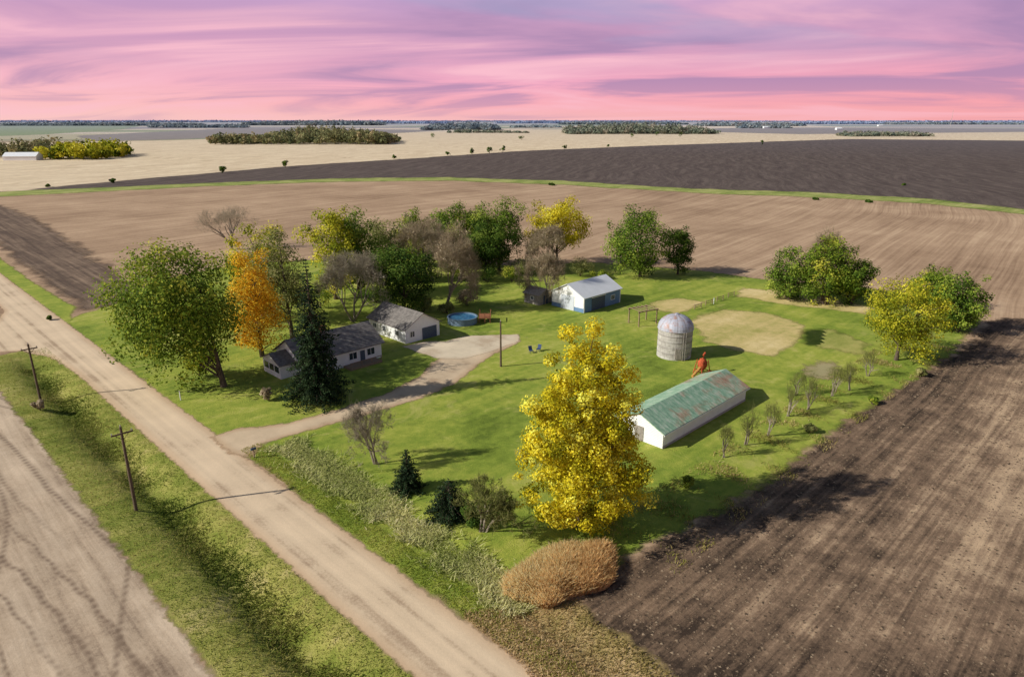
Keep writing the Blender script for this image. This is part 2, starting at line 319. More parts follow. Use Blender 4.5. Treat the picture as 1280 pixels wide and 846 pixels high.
def tree(bx,by,top,xl,xr,cb,pal,n=8000,size=.45,nc=60,label='',name='deciduous_tree',cone=0.,trunkr=None,cl=.21,trunks=1,fill=.2,lean=.35,ragg=.8,cv=.2):
    nc=int(nc*1.7); n=int(n*1.35); size=size*.9
    X,Y=P(bx,by); H=zat(Y,top); zb=max(.15,zat(Y,cb)*1.0); d=dep(Y,H*.6); W=(xr-xl)*d/F/2; dx=((xl+xr)/2-bx)*d/F
    e=empty(name,(X,Y,float(hz(X,Y))-.03),label=label,category='tree')
    ctr=np.array([dx,0,(H+zb)/2]); ax=np.array([W,W*.95,(H-zb)/2])
    dd=R.randn(nc,3); dd/=np.linalg.norm(dd,axis=1)[:,None]
    rho=.4+.6*R.rand(nc)**.6
    ph=R.rand(6)*6; az=np.arctan2(dd[:,1],dd[:,0])
    lump=1+ragg*(.13*np.sin(3*az+ph[0])*(1-abs(dd[:,2]))+.1*np.sin(5*dd[:,2]+ph[1])+.1*np.sin(4*az+6*dd[:,2]+ph[2])+.08*np.clip(R.randn(nc),-2,1.2))
    mr_=cl*(W*W*(H-zb)/2)**(1/3)
    Rd=mr_*(.5+.95*R.rand(nc)); 
    C=ctr+dd*rho[:,None]*lump[:,None]*(ax-mr_*.7)
    ct=.5+R.randn(nc)*cv
    V,Fc,ti=leaves(C,Rd,ct,int(n*(1-fill)),size,ctr)
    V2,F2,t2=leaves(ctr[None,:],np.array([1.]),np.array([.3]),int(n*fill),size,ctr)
    c2=V2.reshape(-1,4,3).mean(1); c2n=ctr+(c2-ctr)*ax*.8; V2=(V2.reshape(-1,4,3)-c2[:,None]+c2n[:,None]).reshape(-1,3)
    Fc=np.vstack([Fc,F2+len(V)]); V=np.vstack([V,V2]); ti=np.concatenate([ti,t2])
    cc=V.reshape(-1,4,3).mean(1); lo=np.percentile(cc,.8,axis=0); hi=np.percentile(cc,99.2,axis=0)
    sc=np.array([2*W/(hi[0]-lo[0]),2*W*.95/(hi[1]-lo[1]),(H-zb)/(hi[2]-lo[2])]); nw=ctr+(cc-(hi+lo)/2)*sc
    Cn=ctr+(C-(hi+lo)/2)*sc
    if cone:
        def g(z): 
            t=np.clip((z-zb)/(H-zb),0,1); return (1+cone*(.42-np.maximum(t,.12)))[:,None]
        nw[:,:2]=ctr[:2]+(nw[:,:2]-ctr[:2])*g(nw[:,2]); Cn[:,:2]=ctr[:2]+(Cn[:,:2]-ctr[:2])*g(Cn[:,2])
    V=(V.reshape(-1,4,3)+(nw-cc)[:,None]).reshape(-1,3)
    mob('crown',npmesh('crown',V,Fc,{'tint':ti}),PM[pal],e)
    tr=trunkr or .016*H+.08
    mb=MB()
    for k in range(trunks):
        ox=0 if trunks==1 else math.cos(k*2.4)*.35; oy=0 if trunks==1 else math.sin(k*2.4)*.35
        top_=Vector((dx*lean+ox*4,oy*4,zb+(H-zb)*.72)); pts=[];rad=[]
        for j in range(6):
            t=j/5; pts.append(Vector((ox,oy,0)).lerp(top_,t)+Vector((random.uniform(-.12,.12)*(j>0)*H*.08,random.uniform(-.1,.1)*(j>0)*H*.08,0))); rad.append(tr*(1.3 if j==0 else 1-.16*j))
        mb.tube(pts,rad,8)
        for i in R.choice(nc,min(nc,24),replace=False):
            tgt=Vector(Cn[i]); zz=min(max(zb*.5+.3,tgt.z-.6*math.hypot(tgt.x,tgt.y)-.8),top_.z*.95); st=Vector((ox,oy,0)).lerp(top_,zz/top_.z)
            mid=st.lerp(tgt,.5)+Vector((0,0,.08*(tgt-st).length))
            r0=tr*.38*(1-.5*zz/top_.z); mb.tube([st,mid,tgt],[r0,r0*.6,r0*.2],5,False)
    mb.ob('trunk',bark,e)
    return e
def spruce(bx,by,top,xl,xr,n,size,label,name='spruce_tree',pw=.8):
    X,Y=P(bx,by); H=zat(Y,top); W=(xr-xl)*dep(Y,H*.3)/F/2
    e=empty(name,(X,Y,float(hz(X,Y))-.03),label=label,category='tree')
    C=[];ct=[];Rd=[]; mb=MB(); mb.tube([(0,0,0),(0,0,H*.5),(0,0,H*.98)],[.02*H+.05,.012*H+.02,.01],8)
    lv=int(10+H*1.6)
    for i in range(lv):
        t=(i+.3)/lv; z=H*(.05+.93*t); rr=W*(1-t)**pw*(.8+.4*random.random())
        nb=max(4,int(11*(1-t)+3)); ph=random.random()*6
        for b in range(nb):
            a=ph+2*PI*b/nb+random.uniform(-.2,.2); r_=rr*random.uniform(.7,1.15); tt=random.gauss(.5,.2)
            mb.tube([(0,0,z),(math.cos(a)*r_*.95,math.sin(a)*r_*.95,z-.16*r_)],[.03+.01*r_,.012],4,False)
            for q in (.35,.6,.82,1.):
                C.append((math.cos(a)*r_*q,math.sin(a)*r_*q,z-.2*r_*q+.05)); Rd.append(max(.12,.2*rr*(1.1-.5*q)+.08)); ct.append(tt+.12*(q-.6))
    C=np.array(C);Rd=np.array(Rd);ct=np.array(ct)
    V,Fc,ti=leaves(C,Rd,ct,n,size,np.array([0,0,H*.35]),flat=.55); V[:,2]=np.maximum(V[:,2],.02)
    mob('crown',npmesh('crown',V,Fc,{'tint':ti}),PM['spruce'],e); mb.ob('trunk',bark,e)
    return e
def bare(bx,by,top,xl,xr,label,pal='brown',dens=1.,name='bare_tree',leaf=0,levels=4,lsize=.3,tw=.02):
    X,Y=P(bx,by); H=zat(Y,top); d=dep(Y,H*.5); W=(xr-xl)*d/F/2; dx=((xl+xr)/2-bx)*d/F
    e=empty(name,(X,Y,float(hz(X,Y))-.03),label=label,category='tree')
    tk=MB(); segs=[]; tips=[]
    def rec(p_,dr,L,r,lv):
        q=p_+dr*L*.5+Vector((random.gauss(0,.06),random.gauss(0,.06),0))*L; e_=q+(dr+Vector((random.gauss(0,.12),random.gauss(0,.12),.06))).normalized()*L*.5
        if lv<=1: tk.tube([p_,q,e_],[r,r*.8,r*.62],6,False)
        else: segs.append((p_,q,r)); segs.append((q,e_,r*.75))
        if lv>=levels: tips.append(e_); return
        nb=(4 if lv==0 else 4 if lv<3 else 5)
        for k in range(nb):
            a=random.random()*2*PI; sp_=random.uniform(.35,.95)
            ax=dr.cross(Vector((math.cos(a),math.sin(a),.3))).normalized()
            nd=(dr*math.cos(sp_)+ax*math.sin(sp_)+Vector((0,0,.12))).normalized()
            rec(q.lerp(e_,random.uniform(.1,1)),nd,L*random.uniform(.58,.8),r*.55,lv+1)
    for k in range(3): rec(Vector((k*.15-.15,0,0)),Vector((random.gauss(0,.3),random.gauss(0,.3),1)).normalized(),H*.27,.011*H+.03,0)
    al=[q for s_ in segs for q in s_[:2]]; mz=sorted(q.z for q in al)[int(len(al)*.99)]; mx=sorted(abs(q.x) for q in al)[int(len(al)*.96)]; my=sorted(abs(q.y) for q in al)[int(len(al)*.96)]
    f=lambda x,y,z:(x*W/mx+dx*z/mz,y*W/my,z*H*.95/mz)
    tk.xf(f); tk.ob('trunk',greybark,e)
    A=np.array([f(*s_[0]) for s_ in segs]);B=np.array([f(*s_[1]) for s_ in segs]);r_=np.array([s_[2] for s_ in segs])
    T=np.array([f(*t) for t in tips]); rep=max(1,int(9*dens)); T0=np.repeat(T,rep,0); dirs=R.randn(len(T0),3)*.6+np.array([0,0,.35])+.35*T0/np.linalg.norm(T0,axis=1)[:,None]
    T1=T0+dirs*H*.055; A=np.vstack([A,T0]);B=np.vstack([B,T1]); r_=np.concatenate([np.maximum(r_*.8,tw*.9),np.full(len(T0),tw)])
    D=B-A; D/=np.linalg.norm(D,axis=1)[:,None]+1e-9; t=np.cross(D,R.randn(*D.shape)); t/=np.linalg.norm(t,axis=1)[:,None]
    b=np.cross(D,t); n=len(A); rr=r_[:,None]
    V=np.stack([A+t*rr,A-t*.5*rr+b*.87*rr,A-t*.5*rr-b*.87*rr,B+t*rr*.5,B-t*.25*rr+b*.43*rr,B-t*.25*rr-b*.43*rr],1).reshape(-1,3)
    base=np.arange(n)[:,None]*6
    Fq=np.vstack([base+np.array([[0,1,4,3]]),base+np.array([[1,2,5,4]]),base+np.array([[2,0,3,5]])])
    ti=np.repeat(np.clip(.5+R.randn(n)*.2,0,1),6)
    if leaf:
        V2,F2,t2=leaves(T,np.full(len(T),H*.06),np.clip(.5+R.randn(len(T))*.15,0,1),leaf,lsize,np.array([0,0,H*.5]))
        Fq=np.vstack([Fq,F2+len(V)]); V=np.vstack([V,V2]); ti=np.concatenate([ti,t2])
    mob('crown',npmesh('crown',V,Fq,{'tint':ti}),PM[pal],e)
    return e
def shrub(bx,by,top,xl,xr,pal,label='low rounded green shrub on open ground',n=900,size=.35,name='shrub',nc=16,**k):
    X,Y=P(bx,by); H=max(.5,zat(Y,top)); d=dep(Y); W=(xr-xl)*d/F/2
    e=empty(name,(X,Y,float(hz(X,Y))),label=label,category='shrub',**k)
    dd=R.randn(nc,3); dd/=np.linalg.norm(dd,axis=1)[:,None]; C=np.array([0,0,H*.52])+dd*(.3+.6*R.rand(nc,1))*np.array([W*.8,W*.8,H*.42])
    V,Fc,ti=leaves(C,np.full(nc,.32*(W*W*H/2)**(1/3))*(.7+.6*R.rand(nc)),.5+R.randn(nc)*.2,n,size,np.array([0,0,H*.3]))
    V[:,2]=np.maximum(V[:,2],.02)
    mob('crown',npmesh('crown',V,Fc,{'tint':ti}),PM[pal],e)
    mb=MB()
    for j in range(5):
        mb.tube([(0,0,-.05),tuple(C[j]*.6),tuple(C[j])],[.03*H**.5+.02,.03,.015],5,False)
    mb.ob('trunk',bark,e); return e
# yard trees
tree(280,483,312,154,303,468,'mid',20000,.46,100,'large spreading green cottonwood turning yellow on the lawn',lean=.25,cone=-.15,fill=.3,cl=.2,ragg=.7)
tree(328,445,314,295,358,434,'orange',9500,.36,60,'golden orange autumn tree beside the house',cone=.3)
tree(366,422,288,318,392,412,'greyleaf',8500,.38,60,'tall thinning grey green tree behind the house',fill=.1)
tree(330,404,283,292,368,380,'ygreen',8000,.43,55,'yellow green tree behind the orange tree')
spruce(398,500,318,360,438,26000,.28,'tall dark spruce in front of the white house')
tree(420,374,263,384,456,362,'ygreen',9000,.46,55,'yellow leaved tree in the windbreak')
tree(450,370,266,418,484,362,'green',9000,.46,55,'green round tree in the windbreak')
bare(442,402,318,408,482,'leafless grey tree behind the house roof',pal='grey',dens=1.2,leaf=900,tw=.018)
tree(506,392,310,468,547,386,'dkgreen',10000,.44,60,'dense dark green tree behind the garage')
bare(556,390,290,524,594,'leafless grey brown tree behind the garage',dens=1.4,leaf=1600,tw=.018)
tree(484,352,276,458,514,344,'greyleaf',6500,.46,45,'greyish green tree in the windbreak')
bare(540,352,278,505,575,'bushy leafless tree in the windbreak',dens=1.3,leaf=1600,lsize=.35)
tree(520,332,264,494,548,328,'mid',6500,.5,45,'yellow green tree at the back of the windbreak')
tree(566,334,256,538,594,328,'green',7500,.5,45,'green tree at the back of the windbreak')
tree(594,333,262,574,620,328,'mid',5500,.5,40,'light green tree at the back of the windbreak')
tree(624,338,251,594,654,332,'green',9500,.5,55,'tall green tree at the end of the windbreak')
tree(606,342,276,580,640,336,'dkgreen',7000,.48,45,'dark green tree in front of taller tree')
tree(696,332,250,658,734,306,'yellow',9500,.48,55,'bright yellow tree behind the blue barn')
bare(692,342,284,664,724,'leafless greyish tree beneath the yellow tree',dens=1.4,leaf=1600,lsize=.35)
bare(681,380,318,654,704,'small brown leafless tree beside the grey shed',dens=1.2,leaf=900)
tree(800,346,263,756,834,341,'green',11000,.48,65,'full green tree behind the lawn')
tree(847,343,286,826,864,339,'dkgreen',5500,.44,42,'smaller dark green tree next to a larger one')
tree(985,374,312,957,1016,372,'green',7500,.44,50,'bushy green tree at the edge of the yard',trunks=3)
tree(1030,380,298,1000,1060,376,'mid',8000,.44,55,'bushy olive tree at the yard edge',trunks=3)
tree(1062,380,325,1034,1088,377,'green',7000,.44,45,'low green bushy tree at the field edge',trunks=3)
bare(1026,372,292,1010,1042,'leafless brown twigged tree above green bushes',dens=.8,leaf=300,pal='brown')
tree(1120,450,352,1076,1168,440,'ygreen',9500,.36,70,'yellow leaved tree standing beside the plowed field',fill=.12)
tree(1195,414,345,1160,1225,411,'green',8000,.42,50,'green bushy tree at the field corner',trunks=3)
tree(1155,387,336,1130,1186,384,'mid',6000,.44,42,'green shrubby tree behind the yellow one',trunks=2)
tree(722,655,416,652,799,664,'yellow',50000,.28,230,'large golden yellow tree on the lawn beside the plowed field',cone=.3,cl=.115,fill=.14,ragg=1.15,cv=.26,trunkr=.42)
spruce(510,612,560,490,530,9000,.17,'small dark spruce on the lawn')
spruce(562,644,598,532,592,9000,.19,'low spreading dark spruce on the lawn',pw=.45)
bare(604,664,606,566,642,'scraggly leafless shrub tree beside a small spruce',dens=.6,leaf=300,pal='greyleaf',lsize=.15)
shrub(594,655,628,568,620,'dkgreen','low dark evergreen shrub under a scraggly tree',n=4000,size=.18,nc=26)
bare(470,580,506,438,486,'small bare grey tree near the driveway',pal='grey',dens=.6,leaf=100,lsize=.12,tw=.012)
bare(290,312,260,262,318,'thin leafless grey tree at the field edge',pal='grey',dens=.4,tw=.014)
for (x,y,t) in [(985,520,484),(1010,512,468),(1040,495,458),(1062,488,452),(1085,470,436),(995,494,464),(932,556,508),(905,572,530),(960,545,505)]:
    bare(x,y,t,x-10,x+10,'thin wispy sapling at the weedy yard edge',pal='greyleaf',dens=.5,name='sapling',levels=3,leaf=60,lsize=.1,tw=.01)
for (x,y,t,w,pl) in [(860,610,594,10,'mid'),(1012,540,528,9,'greyleaf'),(1090,505,495,9,'mid'),(1150,470,458,9,'greyleaf'),(335,500,482,10,'brown'),(50,512,498,10,'brown'),(62,400,394,5,'dkgreen'),
   (470,378,352,24,'dkgreen'),(530,390,368,20,'greyleaf'),(585,382,362,18,'brown'),(610,352,330,26,'dkgreen'),(650,345,322,22,'greyleaf'),(400,385,350,26,'mid'),(575,350,322,26,'mid'),(725,345,318,20,'greyleaf'),(470,345,310,26,'greyleaf'),(750,348,336,16,'mid'),(250,470,430,20,'ygreen'),(330,395,360,26,'mid'),(560,392,376,18,'greyleaf'),(640,352,326,24,'mid'),(520,352,318,24,'green')]:
    shrub(x,y,t,x-w,x+w,pl,'weedy shrub at the edge of the yard',n=2200,size=.27)
for (x,y,t,w) in [(278,217,205,6),(357,210,198,6),(141,229,222,5),(590,193,184,4),(612,192,181,6),(628,191,180,5),(652,175,168,5),(706,188,180,4),(760,184,180,3),(850,172,164,4),(953,181,174,3),(492,199,193,4),(560,195,189,5),(60,234,230,3),(790,172,166,4),(820,170,163,6),(540,173,166,5),(1130,232,229,3),(1020,250,247,6),(1085,253,250,7),(690,232,229,5)]:
    shrub(x,y,t,x-w,x+w,'dkgreen','lone dark shrub along a field line',n=350,size=1.1,nc=10,group='shrubs along the field line')
# far woods
def wood(name,px0,px1,pyb,depth,h,cols,sp_=9,q=60,size=1.8,label=''):
    x0,y0=P(px0,pyb); x1,_=P(px1,pyb); n=int((x1-x0)/sp_*max(1,depth/sp_)); 
    cx=x0+R.rand(n)*(x1-x0); t=(cx-x0)/(x1-x0); cy=y0+R.rand(n)*depth*(.35+.65*np.sin(t*PI)**.5)
    hh=h*(.4+.6*R.rand(n)**1.3)*(.6+.4*np.sin(np.clip(t,0,1)*PI)**.5)*(1+.25*np.sin(cx/sp_/5+cy/60)); C=np.stack([cx,cy,hh*.55],1)
    Rd=sp_*(.55+.35*R.rand(n)); k=np.repeat(np.arange(n),q); o=R.randn(n*q,3); o/=np.linalg.norm(o,axis=1)[:,None]; o*=(R.rand(n*q,1)**.4)
    p_=C[k]+o*np.stack([Rd[k],Rd[k],hh[k]*.47],1); nn=o+R.randn(n*q,3)*.4; nn/=np.linalg.norm(nn,axis=1)[:,None]
    tt=np.cross(nn,R.randn(n*q,3)); tt/=np.linalg.norm(tt,axis=1)[:,None]; b=np.cross(nn,tt); s_=size*(.6+.8*R.rand(n*q,1))
    V=np.stack([p_-tt*s_,p_-b*s_*.7,p_+tt*s_,p_+b*s_*.7],1).reshape(-1,3); V[:,2]=np.maximum(V[:,2],.1)
    ti=np.repeat(np.clip((.5+R.randn(n)*.27)[k]+R.randn(n*q)*.1,0,1),4)
    mob(name,npmesh(name,V,np.arange(len(V)).reshape(-1,4),{'tint':ti}),tintmat(name+'_mat',cols,.3),kind='stuff',label=label,category='woodland')
W1=[c(84,92,62),c(116,120,80),c(146,142,98),c(174,156,114)]
W1b=[c(92,104,94),c(118,128,110),c(142,146,124),c(160,152,134)]  # this palette and the next two have bluish distance haze painted in
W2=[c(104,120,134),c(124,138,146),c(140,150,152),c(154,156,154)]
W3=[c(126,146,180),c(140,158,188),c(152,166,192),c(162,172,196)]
wood('woodland',262,482,181,330,25,W1,9,42,1.9,'grove of olive and brown autumn trees between fields')
wood('woodland.001',710,902,168,420,27,W1b,13,34,2.8,'long dark grove of trees among pale fields')
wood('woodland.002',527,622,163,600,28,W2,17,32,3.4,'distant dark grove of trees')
wood('woodland.003',40,116,200,120,17,PAL['ygreen'],8,60,1.6,'yellow and green grove beside a white barn')
wood('woodland.004',-30,22,197,150,18,W1,9,50,1.6,'green trees around a farmstead')
wood('woodland.005',1065,1172,171,160,12,W1b,11,34,2,'low hedge of trees between fields')
wood('woodland.006',560,660,166.5,50,11,W1b,10,30,2,'thin row of trees between pale fields')
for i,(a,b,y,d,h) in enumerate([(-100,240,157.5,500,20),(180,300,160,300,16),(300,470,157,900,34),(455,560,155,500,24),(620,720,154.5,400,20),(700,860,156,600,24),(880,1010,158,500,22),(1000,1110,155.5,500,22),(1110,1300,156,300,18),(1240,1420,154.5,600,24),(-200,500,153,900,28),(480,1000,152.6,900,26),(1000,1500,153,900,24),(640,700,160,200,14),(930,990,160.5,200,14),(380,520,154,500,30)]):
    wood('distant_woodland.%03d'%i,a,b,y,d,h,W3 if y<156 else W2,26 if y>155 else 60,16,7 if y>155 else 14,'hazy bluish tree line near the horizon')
# ---------------- grass blades
def blades(name,pts,h,w,cols,label,lean=.35,trans=.45):
    n=len(pts); z=hz(pts[:,0],pts[:,1]); a=R.rand(n)*2*PI; hh=h*(.5+.9*R.rand(n)) if np.isscalar(h) else h*(.6+.7*R.rand(n))
    B=np.stack([pts[:,0],pts[:,1],z],1); t=np.stack([np.cos(a),np.sin(a),0*a],1)*(w*(.6+.8*R.rand(n)))[:,None]
    tip=B+np.stack([R.randn(n)*lean*hh,R.randn(n)*lean*hh,hh],1); mid=(B+tip)/2+np.stack([0*a,0*a,.12*hh],1)
    V=np.stack([B-t*.6,B+t*.6,mid+t*.8,tip,mid-t*.8],1).reshape(-1,3)
    nzv=.5+.22*np.sin(pts[:,0]*.35+1.7*np.sin(pts[:,1]*.17))+R.randn(n)*.18
    Fc=np.arange(n*5).reshape(-1,5)
    return mob(name,npmesh(name,V,Fc,{'tint':np.repeat(np.clip(nzv,0,1),5)}),tintmat(name+'_mat',[bright(k_,1.12) for k_ in cols],trans),kind='stuff',label=label,category='vegetation')
def qrpts(n,q0,q1,r0,r1,thr=None,pw=1.,gs=None,f=1.):
    q=q0+R.rand(n)*(q1-q0) if gs is None else (q0+q1)/2+R.randn(n)*gs
    r=r0+(R.rand(n)**pw)*(r1-r0)
    if thr is not None:
        v=np.sin(q*1.1+2*np.sin(r*.35*f))+np.sin(r*.6*f+1.5*np.sin(q*.6))+.8*np.sin(r*.13*f+1)+R.randn(n)*.5
        q=q[v>thr]; r=r[v>thr]
    x=(q-r)*r2; y=(q+r)*r2; return np.stack([x,y],1)
def inpoly(n,poly):
    poly=np.array(poly); lo=poly.min(0); hi=poly.max(0); p_=lo+R.rand(n,2)*(hi-lo); ins=np.zeros(n,bool)
    for i in range(len(poly)):
        a=poly[i];b=poly[(i+1)%len(poly)]; cn=(a[1]>p_[:,1])!=(b[1]>p_[:,1]); ins^=cn&(p_[:,0]<(b[0]-a[0])*(p_[:,1]-a[1])/(b[1]-a[1]+1e-12)+a[0])
    return p_[ins]
vg=[c(84,100,38),c(120,132,52),c(154,148,78),c(188,172,116)]
blades('verge_grass',qrpts(38000,13,22.5,22,138,None,1.5),.12,.035,vg,'rough green and tan grass in the roadside ditch',lean=.7)
blades('ditch_grass',qrpts(30000,18.2,19.2,22,130,-.9,1.4,.9),.24,.045,[c(60,76,28),c(86,102,36),c(118,122,52),c(158,148,90)],'taller dark green grass in the bottom of the ditch',lean=.8)
blades('roadside_grass',qrpts(12000,29.4,32,20,76),.12,.035,[c(98,112,36),c(126,138,48),c(152,156,64),c(178,168,100)],'green grass along the gravel road edge',lean=.6)
blades('ditch_reeds',np.vstack([qrpts(30000,33.8,34.4,32,74,-.4,1.,1.1,1.6),qrpts(6000,32.8,35.2,33,72)]),.38,.055,[c(150,162,86),c(184,188,118),c(210,206,148),c(226,216,174)],'pale green dry reeds filling the roadside ditch',lean=1.,trans=.5)
blades('border_weeds',np.vstack([qrpts(24000,46,140,25.5,35,.0),qrpts(8000,60,135,28,33,.6)]),.26,.045,[c(104,106,46),c(140,138,66),c(174,158,98),c(198,178,132)],'tangled tan and green weeds between lawn and plowed soil',lean=.6)
bp=inpoly(14000,PX((575,768),(640,755),(720,750),(745,775),(800,812),(880,880),(700,900),(650,830)))
blades('dry_weeds',bp,.2,.04,[c(104,100,46),c(146,132,80),c(184,158,116),c(206,180,140)],'dry tan weeds at the corner by the gravel road',lean=.5)
# tall grass mound
X0,Y0=P(706,720); n=70000; a=R.rand(n)*2*PI; rr=np.sqrt(R.rand(n)); ct,st=math.cos(.55),math.sin(.55)
ex=rr*np.cos(a)*5.4*(1+.1*np.sin(3*a)); ey=rr*np.sin(a)*3.1*(1+.12*np.sin(5*a+1)); pp=np.stack([X0+ex*ct-ey*st,Y0+ex*st+ey*ct],1)
hh=1.55*(1-.4*rr**3)*(.88+.12*np.sin(ex*1.5+1)*np.sin(ey*1.8))
blades('tall_dry_grass',pp,hh,.04,[c(184,146,94),c(218,180,126),c(236,202,150),c(246,222,180)],'mound of golden brown tall dried grass by the field',lean=.3,trans=.5)
# soil clods and residue in the plowed field
pl=PX((1180,450),(1060,530),(960,606),(850,670),(780,706),(730,745),(770,800),(860,870),(1400,870),(1400,450))
cp_=inpoly(46000,pl); n=len(cp_); s_=.04+.14*R.rand(n)**4; tet=np.array([[1,0,-.4],[-.5,.87,-.4],[-.5,-.87,-.4],[0,0,.9]])
an=R.rand(n)*6; cs=np.cos(an);sn=np.sin(an)
tv=np.stack([np.stack([tet[j,0]*cs-tet[j,1]*sn,tet[j,0]*sn+tet[j,1]*cs,np.full(n,tet[j,2])],1) for j in range(4)],1)*s_[:,None,None]*np.array([1.3,1.3,.6])
tv+=np.stack([cp_[:,0],cp_[:,1],hz(cp_[:,0],cp_[:,1])+.02],1)[:,None,:]
b4=np.arange(n)[:,None]*4; Fc=np.vstack([b4+np.array([[0,1,3]]),b4+np.array([[1,2,3]]),b4+np.array([[2,0,3]])])
mob('soil_clods',npmesh('soil_clods',tv.reshape(-1,3),Fc,{'tint':np.repeat(R.rand(n),4)}),tintmat('clod',[c(80,66,54),c(108,91,74),c(134,115,94),c(156,136,112)],.0),kind='stuff',label='loose dark soil clods and crop residue',category='soil')
# ---------------- building materials
def simple(name,col,var=.12,scale=3,rough=.7,metal=0,spec=.3,stripe=None,bump=0):
    m=M(name); o=m.obj(); n=m.noise(o,scale,5,.6)
    dk=tuple(x*(1-var*2) for x in col[:3])+(1,); lt=tuple(min(1,x*(1+var)) for x in col[:3])+(1,)
    cc=m.ramp(n,[(.3,dk),(.7,lt)]); h=n
    if stripe:
        axis,fq=stripe; w=m.math('SINE',m.math('MULTIPLY',m.xyz(o)[axis],fq)); h=m.math('ADD',w,m.math('MULTIPLY',n,.3))
        cc=m.mix(m.mr(w,-1.,-.6,.3,0.),cc,dk)
    return m.fin(cc,rough,h,.4 if (stripe or bump) else .1,.03,spec=spec,metal=metal)
white=simple('white_siding',c(236,236,232),.04,.8,stripe=(2,30.))
whiteflat=simple('white_trim',c(236,236,232),.03)
shingle=simple('grey_shingles',c(128,122,116),.25,1.6,.9,stripe=(2,28.))
glass=simple('window_glass',c(44,54,66),.2,1,.12,spec=.7)
bluew=simple('blue_metal',c(108,138,174),.1,.7,.5,stripe=(0,22.))
whitemetal=simple('white_metal_roof',c(234,236,236),.04,.5,.45,stripe=(0,9.))
dark=simple('dark_door',c(78,90,104),.1)
wood_m=simple('weathered_wood',c(148,126,102),.2,6,.9)
greywood=simple('grey_wood',c(156,148,138),.2,3,.9,stripe=(0,30.))
rust=simple('rusty_iron',c(182,84,50),.3,4,.85)
ochre=simple('ochre_paint',c(206,150,80),.25,4,.85)
polem=simple('pole_wood',c(104,88,72),.2,5,.9)
conc=simple('concrete',c(176,168,158),.1,3,.9)
def shedroof():
    m=M('green_rust_roof'); o=m.obj(); x,y,z=m.xyz(o)
    n=m.noise(m.vm(o,(.38,.3,.2)),1,5,.75,.5); n2=m.noise(m.vm(o,(1.6,.6,1)),1,5,.75); n3=m.noise(m.vm(o,(.2,.3,1)),1,3,.6)
    grn=m.ramp(n2,[(.34,c(112,152,124)),(.5,c(146,178,148)),(.66,c(190,202,180))])
    f=m.math('ADD',m.wsum((n,.65),(n3,.35)),m.mr(x,2.,19.,-.13,.03)); f=m.math('ADD',f,m.mr(y,0.,3.,.03,-.05))
    col=m.mix(m.math('MULTIPLY',m.mr(f,.45,.6),.75),grn,m.ramp(n2,[(.35,c(160,98,74)),(.52,c(186,126,102)),(.66,c(200,160,138))]))
    w=m.math('SINE',m.math('MULTIPLY',x,10.)); col=m.mix(m.mr(w,-1.,-.85,.15,0.),col,c(90,104,92))
    return m.fin(col,.6,w,.2,.03,spec=.3)
def gable(name,q0,q1,r0,r1,hw,hr,axis,wm,rm,label,cat,over=.4,th=.12,z0=-.05,rot=45,org=None):
    L=q1-q0; W=r1-r0; x,y=org if org else QR(q0,r0)
    e=empty(name,(x,y,0),math.radians(rot),label=label,category=cat)
    if axis=='x': A,B=L,W; T=lambda x,y,z:(x,y,z)
    else: A,B=W,L; T=lambda x,y,z:(y,x,z)
    mb=MB(); mb.solid([(0,0,z0),(0,B,z0),(0,B,hw),(0,B/2,hr),(0,0,hw)],(A,0,0)); mb.xf(T).ob('wall',wm,e)
    sl=(hr-hw)/(B/2); mb=MB(); k=.02
    mb.solid([(-over,-over,hw-over*sl+k),(-over,B/2,hr+k),(-over,B+over,hw-over*sl+k),(-over,B+over,hw-over*sl+k+th),(-over,B/2,hr+k+th),(-over,-over,hw-over*sl+k+th)],(A+2*over,0,0))
    rf=mb.xf(T).ob('roof',rm,e)
    return e,rf
def face(f,u0,u1,d0,d1,z0,z1):
    return (u0,u1,-d1,-d0,z0,z1) if f=='y' else (-d1,-d0,u0,u1,z0,z1)
def window(e,f,u,z,w,h,fm=None):
    fm=fm or whiteflat; t=.09
    g=MB(); g.box(*face(f,u,u+w,.01,.04,z,z+h)); wn=g.ob('window',glass,e)
    b=MB(); b.box(*face(f,u-t,u,.005,.09,z-t,z+h+t)); b.box(*face(f,u+w,u+w+t,.005,.09,z-t,z+h+t)); b.box(*face(f,u,u+w,.005,.09,z-t,z)); b.box(*face(f,u,u+w,.005,.09,z+h,z+h+t)); b.box(*face(f,u+w/2-.03,u+w/2+.03,.042,.08,z,z+h))
    b.ob('frame',fm,wn)
def door(e,f,u,w,h,mat,label=None):
    g=MB(); g.box(*face(f,u,u+w,.005,.06,0,h)); d=g.ob('door',mat,e)
    b=MB(); t=.1; b.box(*face(f,u-t,u,.005,.1,0,h+t)); b.box(*face(f,u+w,u+w+t,.005,.1,0,h+t)); b.box(*face(f,u,u+w,.005,.1,h,h+t)); b.ob('frame',whiteflat,d)
    k=MB(); k.box(*face(f,u+w*.85,u+w*.85+.12,.062,.12,1.,1.1)); k.ob('handle',dark,d)
    return d
